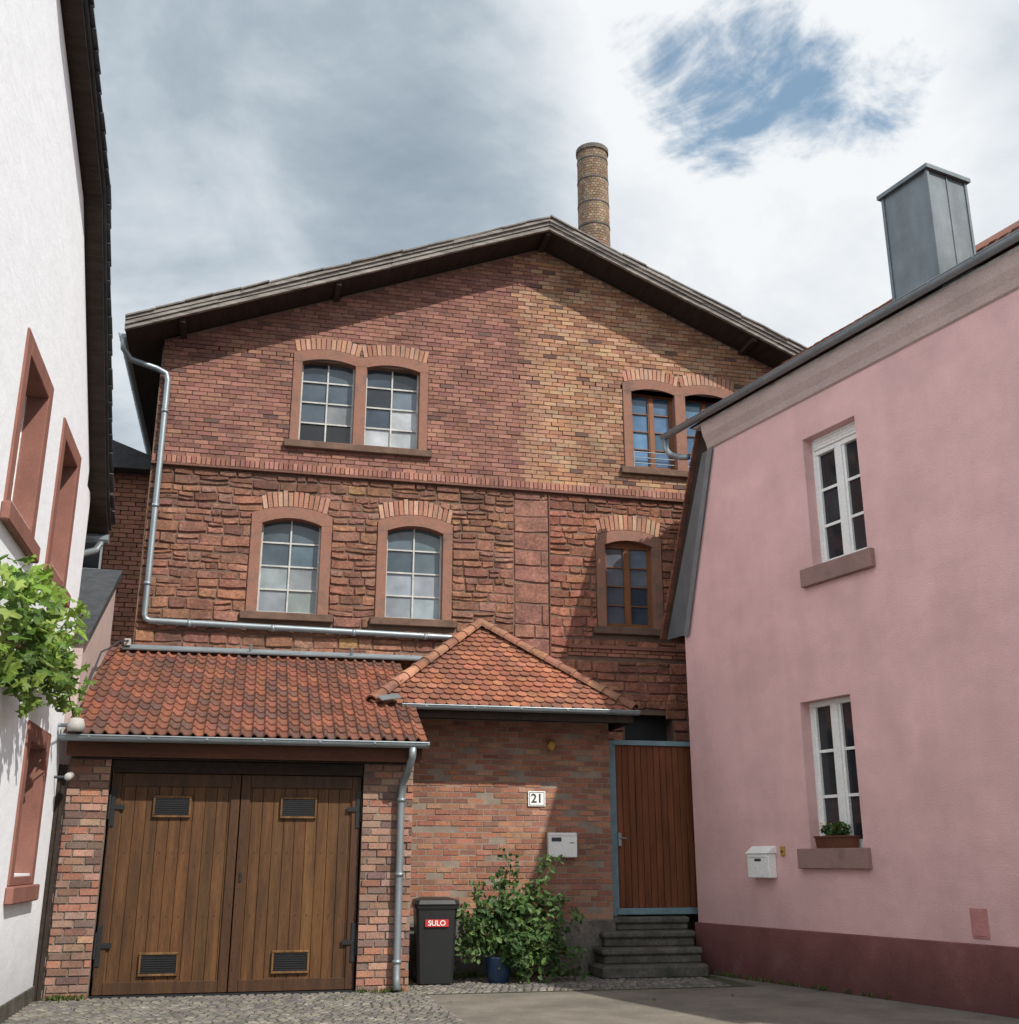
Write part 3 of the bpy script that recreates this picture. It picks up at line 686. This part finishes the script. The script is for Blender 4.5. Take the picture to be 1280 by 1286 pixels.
s=MB();s.bbox(-.2,.2,-.12,0,-.16,.12,.008);s.prismx([(-.135,.12),(0,.12),(0,.20),(-.02,.205)],-.215,.215);s.obj("body",M_wpaint,m2)
s=MB();s.box(-.06,.06,-.123,-.118,.03,.06);s.obj("name_slot",M_slate,m2)
s=MB();s.bbox(-.16,.16,-.128,-.118,.075,.105,.003);s.obj("letter_flap",M_enamel,m2)
fbx=root("flower_box",pkw(2.66,-.01,1.50),ang,"brown flower box with small yellow flowers on window sill","flower box")
s=MB();s.prismx([(-.055,0),(.10,0),(.12,.12),(-.075,.12)],-.25,.25);s.bbox(-.26,.26,-.085,.13,.11,.132,.004);s.obj("box",M_terr,fbx)
def leafone(mb,p,s,col,lobed=False):
    n=Vector((rr(-1,1),rr(-1.3,.3),rr(-.1,1.4))).normalized();a=n.orthogonal().normalized();a=(Matrix.Rotation(rr(0,6.28),3,n)@a);b=n.cross(a)
    if lobed:
        sh=[(0,-.1),(.35,-.45),(.62,-.2),(.42,.05),(.75,.35),(.35,.38),(.12,.9),(-.0,.95)]
        sh=sh+[(-x,y) for (x,y) in sh[::-1][1:-1]]
        pts=[p+a*(x*s*.6)+b*(y*s*.6)+n*(-abs(x)*s*.18+rr(-.01,.01)) for x,y in sh]
        c0=p+b*(s*.1);k=len(pts)
        mb.mesh([c0]+pts,[(0,1+i,1+(i+1)%k) for i in range(k)],col)
    else:
        pts=[p-b*s*.5,p-b*s*.15+a*s*.28+n*s*.06,p+b*s*.2+a*s*.24+n*s*.06,p+b*s*.55,p+b*s*.2-a*s*.24+n*s*.06,p-b*s*.15-a*s*.28+n*s*.06]
        mb.mesh(pts,[(0,1,2,3),(0,3,4,5)],col)
def leafcl(mb,c,r,n,size,cols):
    for _ in range(n):
        while True:
            p=Vector((rr(-1,1),rr(-1,1),rr(-1,1)))
            if p.length<1: break
        p=Vector((c[0]+p.x*r[0],c[1]+p.y*r[1],c[2]+p.z*r[2]))
        leafone(mb,p,size*rr(.6,1.2),jit(random.choice(cols),.25))
s=MB();leafcl(s,(0,.02,.19),(.25,.08,.09),300,.055,[(.05,.11,.03),(.08,.15,.04),(.04,.08,.02)]);leafcl(s,(-.08,0,.24),(.16,.08,.05),20,.032,[(.75,.5,.03),(.8,.4,.03)])
leafcl(s,(.12,-.05,.22),(.12,.07,.05),4,.03,[(.6,.05,.04)]);s.obj("flowers",M_leaf,fbx)

# ================================================================ WHITE HOUSE
wh=root("white_house",(-1.95,0,0),math.pi/2,"white rendered gabled house with red sandstone window surrounds","house")
ww=MB()
whs=[(8.77,10.02,3.98,5.46),(10.72,11.90,3.98,5.46),(10.88,12.12,1.15,2.58)]
hl=[(a+.1,b-.1,c+.1,d-.1) for a,b,c,d in whs]
cells(ww,0,12.6,0,5.6,hl,0,.35);ww.box(12.6,12.92,0,.35,0,5.38)
ww.prism([(0,5.6),(12.6,5.6),(10.3,7.62),(8.2,8.25),(4,10.2),(0,10.2)],0,.35)
ww.box(12.6,12.92,.35,8,0,5.36);ww.box(0,.3,.35,8,0,5.6)
ww.obj("wall",M_white,wh)
for (a,b,c,d) in whs:
    g=MB();panes(g,a+.14,b-.14,c+.14,d-.14,0,2,3,.2,lambda i,j:jit((.03,.035,.04),.3),bar=.05)
    w=g.obj("window",[M_glass,M_wpaint],wh)
    s=MB();t=.17;s.bbox(a,a+t,-.02,.22,c,d,.008);s.bbox(b-t,b,-.02,.22,c,d,.008);s.bbox(a+t,b-t,-.02,.22,d-t,d,.008);s.bbox(a+t,b-t,-.018,.22,c,c+.08,.008);s.obj("stone_surround",M_sandw,w)
    s=MB();s.bbox(a-.06,b+.06,-.07,.0,c-.15,c,.012);s.obj("sill",M_sandw,w)
wr=MB();prof=[(0,10.25),(4,10.25),(8.2,8.28),(10.3,7.66),(12.55,5.66),(12.95,5.30),(13.45,5.05)]
for i in range(len(prof)-1):
    (a,za),(b,zb)=prof[i],prof[i+1]
    wr.prism([(a,za),(b,zb),(b,zb+.06),(a,za+.06)],-.17,8,mi=0)
    wr.prism([(a,za+.06),(b,zb+.06),(b,zb+.10),(a,za+.10)],-.20,8.0,mi=1)
    n=max(1,int(math.hypot(b-a,zb-za)/.2));D=Vector((b-a,0,zb-za)).normalized();nn=Vector((-D.z,0,D.x))
    for k in range(n):
        c=Vector((a+(b-a)*(k+.5)/n,-.10,za+(zb-za)*(k+.5)/n+.125))
        wr.obox(c,D+nn*.12,(0,1,0),nn-D*.12,.13,.13+rr(0,.015),.010,mi=1)
wr.obj("roof",[M_darkwood,M_slate],wh)
s=MB();s.tube([(13.45,-.18,5.0),(13.45,8,5.0)],.06,10);s.tube([(13.45,-.12,5.0),(13.42,-.05,4.85),(13.1,.1,4.7)],.04,10);s.obj("gutter",M_zinc,wh)
s=MB();s.bbox(0,12.93,-.02,.0,0,.16,.006);s.obj("plinth",M_step,wh)
fl=root("outdoor_lamp",(-1.95,12.55,2.72),math.pi/2,"grey round outdoor lamp on the white house corner","lamp")
s=MB();s.tube([(0,0,0),(0,-.1,0),(0,-.18,.03)],.02,8);s.obj("bracket",M_zinc,fl)
s=MB();s.tube([(0,-.18,.08),(0,-.18,.07),(0,-.18,.0),(0,-.18,-.06)],.08,14,radii=[.03,.07,.09,.085]);s.obj("lamp_shade",M_dish,fl,smooth=True)
cmr=root("security_camera",(-1.95,12.7,2.2),math.pi/2,"small white camera on bracket at the white house corner","camera")
s=MB();s.tube([(0,0,0),(0,-.12,0)],.015,8);s.obj("bracket",M_slate,cmr)
s=MB();s.tube([(-.1,-.15,.0),(-.08,-.15,0),(.08,-.15,.02),(.09,-.15,.02)],.04,12,radii=[.03,.04,.04,.025]);s.obj("housing",M_dish,cmr,smooth=True)
s=MB()
for i in range(3): s.bbox(-2.0+i*.045,-1.96+i*.045,12.90+.03*i,12.95+.03*i,0,2.35,.003)
s.obj("plank_panel",M_darkwood,None,label="narrow dark plank panel between house and garage",category="panel")
s=MB();s.prismx([(13.05,0),(15.35,0),(15.35,5.0),(13.05,3.7)],-1.98,-1.86)
swo=s.obj("side_wall",M_corn,None,label="pale pink rendered side wall beside the garage roof",category="wall")
s=MB();s.prismx([(13.0,3.68),(15.35,5.0),(15.35,5.10),(13.0,3.78)],-2.3,-1.80);s.obj("coping",M_slate,swo)
s=MB();s.tube([(-1.83,13.1,3.15),(-1.81,13.25,3.2),(-1.78,13.5,3.45),(-1.76,13.8,3.72),(-1.74,14.3,3.85),(-1.70,14.9,4.05),(-1.62,15.2,4.12)],.012,8);s.obj("cable",M_slate,swo,smooth=True)
s=MB();s.bbox(-1.67,-1.59,15.2,15.3,4.06,4.15,.005);s.obj("junction_box",M_dish,swo)
nb=root("rear_brick_house",(-4,18,0),0,"shaded red brick building behind the white house","building")
s=MB();s.box(-3.5,2.2,0.02,4,0,7.4,mi=1);bricks(s,lambda z:(.4,2.2),3.5,7.4,.075,.22,[lambda z:[(1.0,1.55)] if 5.3<z<6.6 else []],lambda x,z:jit((.26,.12,.08),.2));s.obj("wall",[M_brick,M_mortr],nb)
g=MB();panes(g,1.0,1.55,5.3,6.6,0,2,3,.0,dark);g.obj("window",[M_glass,M_wpaint],nb)
s=MB();s.prism([(-3.7,7.35),(2.4,7.35),(2.4,7.5),(-.6,8.6),(-3.7,7.5)],-.3,4.2);s.obj("roof",M_slate,nb)

# ================================================================ BIN
bn=root("wheelie_bin",(2.27,13.72,0),math.radians(-4),"black wheeled rubbish bin with red label reading SULO","bin")
s=MB()
def frus(mb,a,b,z0,z1,c0=(0,0),c1=(0,0),col=(.5,.5,.5),bv=.03):
    def ring(h,z,c):
        x,y=h;k=bv
        return [(c[0]-x+k,c[1]-y,z),(c[0]+x-k,c[1]-y,z),(c[0]+x,c[1]-y+k,z),(c[0]+x,c[1]+y-k,z),(c[0]+x-k,c[1]+y,z),(c[0]-x+k,c[1]+y,z),(c[0]-x,c[1]+y-k,z),(c[0]-x,c[1]-y+k,z)]
    v=ring(a,z0,c0)+ring(b,z1,c1);mb.mesh(v,[tuple(range(8))[::-1],tuple(range(8,16))]+[(i,(i+1)%8,8+(i+1)%8,8+i) for i in range(8)],col)
frus(s,(.20,.19),(.24,.255),.03,.86);frus(s,(.255,.27),(.262,.278),.84,.885)
s.obj("body",M_plastic,bn)
s=MB();frus(s,(.262,.29),(.25,.27),.888,.93,(0,-.005),(0,-.005),bv=.05);frus(s,(.25,.27),(.17,.18),.93,.955,(0,-.005),(0,0),bv=.05)
s.tube([(-.2,.27,.9),(-.2,.33,.91),(.2,.33,.91),(.2,.27,.9)],.015,8);s.obj("lid",M_plastic,bn)
for x in (-.2,.2):
    s=MB();s.tube([(x-.03,.2,.09),(x+.03,.2,.09)],.09,20);s.obj("wheel",M_black,bn)
s=MB();s.bbox(-.135,.135,-.262,-.243,.64,.72,.003);s.obj("label_plate",M_redlab,bn)
text_part("SULO",.082,bn,(0,-.264,.68),M_enamel,bold=.001)

# ================================================================ SHRUB
def bush():
    r=root("potted_rose_shrub",(3.05,13.72,0),0,"leafy green rose shrub in a blue glazed pot","plant")
    s=MB();s.tube([(-.02,-.02,0),(-.02,-.02,.02),(-.02,-.02,.18),(-.02,-.02,.28),(-.02,-.02,.30),(-.02,-.02,.29),(-.02,-.02,.23)],.2,24,radii=[.11,.12,.15,.165,.165,.15,.14]);s.obj("pot",M_bluepot,r,smooth=True)
    st=MB();lf=MB();cols=[(.065,.125,.035),(.095,.165,.048),(.04,.085,.024),(.12,.195,.06),(.052,.105,.034)]
    tips=[(-.52,-.1,.80),(-.40,-.1,.62),(-.28,0,.98),(-.05,-.05,1.12),(.12,0,1.36),(.34,-.05,1.04),(.60,-.1,1.26),(.70,-.1,.88),(.86,-.1,.62),(.66,-.25,.38),(.35,-.3,.30),(.1,-.3,.62),(-.2,-.25,.5),(.45,-.1,.7),(.2,-.15,.85),(.82,.0,.35),(.45,-.28,.14),(.66,-.2,.16),(-.46,-.1,.42),(0,-.1,.9),(.5,.1,.95),(.3,-.3,.5),(.2,-.35,.2),(.78,-.2,.2),(.5,-.35,.4),
          (-.3,-.15,.75),(.05,-.2,.75),(.3,-.2,.7),(.6,-.2,.6),(.15,-.35,.4),(.4,0,.85),(-.12,-.2,.65),(.62,0,.75),(-.35,-.2,.3),(.32,-.35,.12)]
    for tp in tips:
        b=Vector((-.02+rr(-.06,.06),-.02+rr(-.06,.06),.28));t=Vector(tp)+Vector((rr(-.04,.04),rr(-.04,.04),rr(-.04,.04)))
        mid=(b+t)/2+Vector((0,0,.15+.1*abs(t.x)));pth=[]
        for k in range(9):
            u=k/8;pth.append(b*(1-u)**2+mid*2*u*(1-u)+t*u*u)
        st.tube(pth,.008,6,radii=[.011-.008*k/8 for k in range(9)])
        for k in range(3,9):
            c=pth[k]
            for _ in range(2):
                e=Vector((rr(-1,1),rr(-1,1),rr(-.7,1)))*.15*rr(.5,1);q=c+e;st.tube([c,q],.003,4,caps=False)
                base=random.choice(cols)
                for _ in range(10):
                    leafone(lf,q+Vector((rr(-1,1),rr(-1,1),rr(-1,1)))*.08,rr(.05,.10),jit(base,.25))
    st.obj("stem",M_stem,r);lf.obj("foliage",M_leaf,r)
bush()
# ================================================================ VINE
def vine():
    r=root("grape_vine",(-1.88,9.6,0),0,"bright green grape vine trained along white wall","vine")
    st=MB();lf=MB();cols=[(.17,.28,.04),(.22,.34,.055),(.10,.19,.03),(.28,.38,.08),(.08,.15,.025)]
    st.tube([(.02,-1.6,0),(.03,-1.55,1.0),(.04,-1.4,2.2),(.06,-.9,2.9),(.1,0,3.0),(.1,1.2,3.1),(.12,1.8,3.1),(.14,2.1,3.3)],.03,8,radii=[.045,.04,.035,.03,.025,.02,.012,.005])
    for tt in ([(.1,1.6,3.1),(.18,2.2,2.95),(.22,2.8,3.15),(.26,3.5,3.5)],[(.1,1.4,3.1),(.16,1.9,3.5),(.18,2.2,3.85)],[(.1,0,3.0),(.2,.4,3.4),(.2,.6,3.7)],[(.1,1.0,3.1),(.2,1.5,2.9),(.22,1.9,2.7)]):
        st.tube(tt,.007,6)
    for _ in range(54):
        y=rr(-1.3,1.85);hi=3.38+.12*max(0,y);lo_=2.60+.13*max(0,y);zc=rr(lo_,hi);x=rr(.06,.24)
        c=Vector((x,y,zc));b0=random.choice(cols);k=1 if zc>(lo_+hi)/2 else .7
        for _ in range(8):
            p=c+Vector((rr(-.12,.10),rr(-.2,.2),rr(-.17,.17)))
            if p.x<.03: p.x=.04
            leafone(lf,p,rr(.12,.22),jit((b0[0]*k,b0[1]*k,b0[2]*k),.22),True)
    for tt in ((.18,2.2,2.97),(.22,2.7,3.12),(.16,1.9,3.5),(.18,2.1,3.75),(.2,.5,3.62),(.15,-.4,3.5),(.22,1.85,2.75)):
        for _ in range(4): leafone(lf,Vector(tt)+Vector((rr(-.06,.06),rr(-.12,.12),rr(-.08,.08))),rr(.08,.15),jit(random.choice(cols),.2),True)
    st.obj("stem",M_stem,r,smooth=True);lf.obj("foliage",M_leaf,r)
vine()

# ================================================================ GROUND
s=MB();s.poly([(-400,-400,0),(400,-400,0),(400,400,0),(-400,400,0)]);s.obj("ground",M_ground,None,kind="structure")
s=MB();s.poly([(-1.95,2,.004),(12,2,.004),(12,14.35,.004),(-1.95,14.35,.004)]);s.obj("paving",M_pave,None,kind="structure")
def setts(mb,x0,x1,y0,y1,w,h,z=.008):
    y=y0;r=0
    while y<y1-.02:
        x=x0-(r%2)*w/2
        while x<x1:
            ww_=w*rr(.85,1.1);j=.006;c=jit(random.choice([(.165,.152,.135),(.135,.125,.113),(.19,.172,.148),(.12,.112,.105)]),.15);t=z+rr(.006,.013);k=.011
            a,b,p,q=x+j,min(x+ww_,x1+.03)-j,y+j,y+h-j
            if b-a>.03:
                v=[(a,p,z-.003),(b,p,z-.003),(b,q,z-.003),(a,q,z-.003),(a+k,p+k,t),(b-k,p+k,t),(b-k,q-k,t),(a+k,q-k,t)]
                mb.mesh(v,[(4,5,6,7),(0,1,5,4),(1,2,6,5),(2,3,7,6),(3,0,4,7)],c)
            x+=ww_
        y+=h;r+=1
s=MB();s.poly([(-1.93,8.5,.008),(2.0,8.5,.008),(2.0,13.1,.008),(-1.93,13.1,.008)],mi=1);s.poly([(2.0,12.7,.0082),(5.8,12.7,.0082),(5.8,14.36,.0082),(2.0,14.36,.0082)],mi=1)
setts(s,-1.9,2.0,9.0,13.02,.095,.085);setts(s,2.03,5.55,12.75,14.30,.09,.085)
s.obj("cobbled_yard",[M_cob,M_joint],None,kind="structure")
s=MB()
def tuft(x,y,n,h):
    for _ in range(n):
        a=rr(0,6.28);l=h*rr(.5,1);b=Vector((x+rr(-.03,.03),y+rr(-.03,.03),.01));d=Vector((math.cos(a)*.5,math.sin(a)*.5,1)).normalized();w_=Vector((-math.sin(a),math.cos(a),0))*.006
        s.mesh([b-w_,b+w_,b+d*l*.6+w_*.7,b+d*l+Vector((math.cos(a),math.sin(a),0))*l*.25,b+d*l*.6-w_*.7],[(0,1,2,3,4)],jit(random.choice([(.07,.12,.03),(.10,.15,.04),(.13,.14,.05)]),.2))
for _ in range(26): tuft(rr(-1.8,-1.45),rr(12.9,12.98),6,.08)
for _ in range(20): tuft(rr(1.35,1.85),rr(12.9,12.97),6,.07)
for _ in range(50): tuft(rr(2.0,4.3),rr(14.2,14.32),7,.12)
for _ in range(40): q=rr(.3,3.5);p=pkw(q,-.06,0);tuft(p[0],p[1],6,.07)
for _ in range(40): tuft(rr(-1.9,5.2),rr(11.6,13.6) if RND()<.5 else rr(12.7,13.9),4,.035)
s.obj("weeds",M_leaf,None,kind="stuff")

# ================================================================ CAMERA, LIGHT, SKY
f=1400;th=math.radians(17.4);ya=math.radians(13);CH=1.36
def ray(px,py):
    u=(px-640)/f;v=(643-py)/f;R=(math.cos(ya),-math.sin(ya));F=(math.sin(ya),math.cos(ya))
    a=math.cos(th)-v*math.sin(th);z=math.sin(th)+v*math.cos(th)
    return Vector((u*R[0]+a*F[0],u*R[1]+a*F[1],z)).normalized()
cam=bpy.data.cameras.new("camera");co=bpy.data.objects.new("camera",cam);COL.objects.link(co)
cam.sensor_fit='HORIZONTAL';cam.sensor_width=36;cam.lens=36*f/1280;cam.clip_end=2000
co.location=(0,0,CH);co.rotation_euler=(math.pi/2+th,0,-ya);bpy.context.scene.camera=co
sd_=Vector((.60,-1.0,1.12)).normalized()
sun=bpy.data.lights.new("sun","SUN");sun.energy=5.0;sun.angle=math.radians(.5);sun.color=(1,.95,.87)
so=bpy.data.objects.new("sun",sun);COL.objects.link(so);so.rotation_euler=sd_.to_track_quat('Z','Y').to_euler()
w=bpy.data.worlds.new("World");bpy.context.scene.world=w;w.use_nodes=True
nt=w.node_tree;N=nt.nodes;L=nt.links;bg=N["Background"];wo=N["World Output"]
sky=N.new("ShaderNodeTexSky");sky.sky_type='NISHITA';sky.sun_disc=False
el=math.asin(sd_.z);sky.sun_elevation=el;sky.sun_rotation=math.atan2(sd_.x,sd_.y)
tint=N.new("ShaderNodeVectorMath");tint.operation='MULTIPLY';L.new(sky.outputs[0],tint.inputs[0]);tint.inputs[1].default_value=(.85,1.2,1.15)
L.new(tint.outputs[0],bg.inputs[0]);bg.inputs[1].default_value=.15
tc=N.new("ShaderNodeTexCoord");D=tc.outputs["Generated"]
nmz=N.new("ShaderNodeVectorMath");nmz.operation='NORMALIZE';L.new(D,nmz.inputs[0])
def math_(op,a,b=None,c=None):
    n=N.new("ShaderNodeMath");n.operation=op
    for i,q in enumerate((a,b,c)):
        if q is None: continue
        if isinstance(q,(int,float)): n.inputs[i].default_value=q
        else: L.new(q,n.inputs[i])
    return n.outputs[0]
sx=N.new("ShaderNodeSeparateXYZ");L.new(D,sx.inputs[0])
den=math_('ADD',math_('MAXIMUM',sx.outputs[2],0),.35)
cb=N.new("ShaderNodeCombineXYZ");L.new(math_('DIVIDE',sx.outputs[0],den),cb.inputs[0]);L.new(math_('DIVIDE',sx.outputs[1],den),cb.inputs[1]);L.new(math_('MULTIPLY',sx.outputs[2],.6),cb.inputs[2])
def wn(s,d,r,off=0,dist=0):
    n=N.new("ShaderNodeTexNoise");n.inputs["Scale"].default_value=s;n.inputs["Detail"].default_value=d;n.inputs["Roughness"].default_value=r;n.inputs["Distortion"].default_value=dist
    m=N.new("ShaderNodeVectorMath");m.operation='ADD';L.new(cb.outputs[0],m.inputs[0]);m.inputs[1].default_value=(off,off*.7,off*.3);L.new(m.outputs[0],n.inputs["Vector"]);return n.outputs["Fac"]
def vblob(vec,rad):
    d=N.new("ShaderNodeVectorMath");d.operation='DOT_PRODUCT';L.new(nmz.outputs[0],d.inputs[0]);d.inputs[1].default_value=Vector(vec).normalized()
    r=N.new("ShaderNodeMapRange");r.interpolation_type='SMOOTHSTEP';L.new(d.outputs["Value"],r.inputs["Value"]);r.inputs["From Min"].default_value=math.cos(math.radians(rad));r.inputs["From Max"].default_value=1;return r.outputs[0]
def blob(px,py,rad): return vblob(ray(px,py),rad)
def centre(n,k): return math_('MULTIPLY',math_('SUBTRACT',n,.5),k)
n1=wn(1.9,10,.58,3.1,.6);n2=wn(4.6,9,.6,9.7,.4)
br=math_('ADD',math_('ADD',centre(n1,1.5),centre(n2,.8)),.72)
br=math_('SUBTRACT',br,math_('MULTIPLY',blob(330,130,18),.34))
br=math_('SUBTRACT',br,math_('MULTIPLY',blob(600,250,9),.14))
br=math_('ADD',br,math_('MULTIPLY',blob(740,40,9),.20))
br=math_('ADD',br,math_('MULTIPLY',blob(980,220,13),.22))
br=math_('ADD',br,math_('MULTIPLY',blob(220,370,8),.20))
ramp=N.new("ShaderNodeValToRGB");L.new(br,ramp.inputs[0]);e=ramp.color_ramp.elements
e[0].position=.05;e[0].color=(.23,.30,.37,1);e[1].position=1.0;e[1].color=(.92,.94,.96,1)
q=ramp.color_ramp.elements.new(.40);q.color=(.42,.50,.57,1);q=ramp.color_ramp.elements.new(.72);q.color=(.73,.78,.83,1)
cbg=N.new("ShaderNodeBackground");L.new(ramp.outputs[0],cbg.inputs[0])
glow=math_('ADD',math_('ADD',math_('MULTIPLY',vblob((-.75,-.45,.35),62),1.0),math_('MULTIPLY',vblob((.55,-.75,.6),60),.35)),1.0)  # extra cloud brightness added behind the camera, unseen, to light pink wall and facade
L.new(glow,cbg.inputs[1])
hole=math_('ADD',math_('MULTIPLY',blob(930,90,6.0),1.15),math_('ADD',math_('MULTIPLY',blob(790,60,3.6),.45),math_('MULTIPLY',blob(1095,112,4.6),.80)))
cov=math_('SUBTRACT',math_('ADD',math_('ADD',centre(wn(5.5,10,.65,7.3,.6),3.8),centre(wn(16,8,.62,4.4,.4),1.8)),1.15),hole)
cr_=N.new("ShaderNodeMapRange");cr_.interpolation_type='SMOOTHSTEP';L.new(cov,cr_.inputs["Value"]);cr_.inputs["From Min"].default_value=-.35;cr_.inputs["From Max"].default_value=.65;cr_.inputs["To Min"].default_value=.15
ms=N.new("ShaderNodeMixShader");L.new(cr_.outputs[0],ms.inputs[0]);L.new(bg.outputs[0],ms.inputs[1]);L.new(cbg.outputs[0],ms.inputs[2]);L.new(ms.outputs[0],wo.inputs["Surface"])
sc=bpy.context.scene;sc.view_settings.view_transform='Standard';sc.view_settings.look='None';sc.view_settings.exposure=0
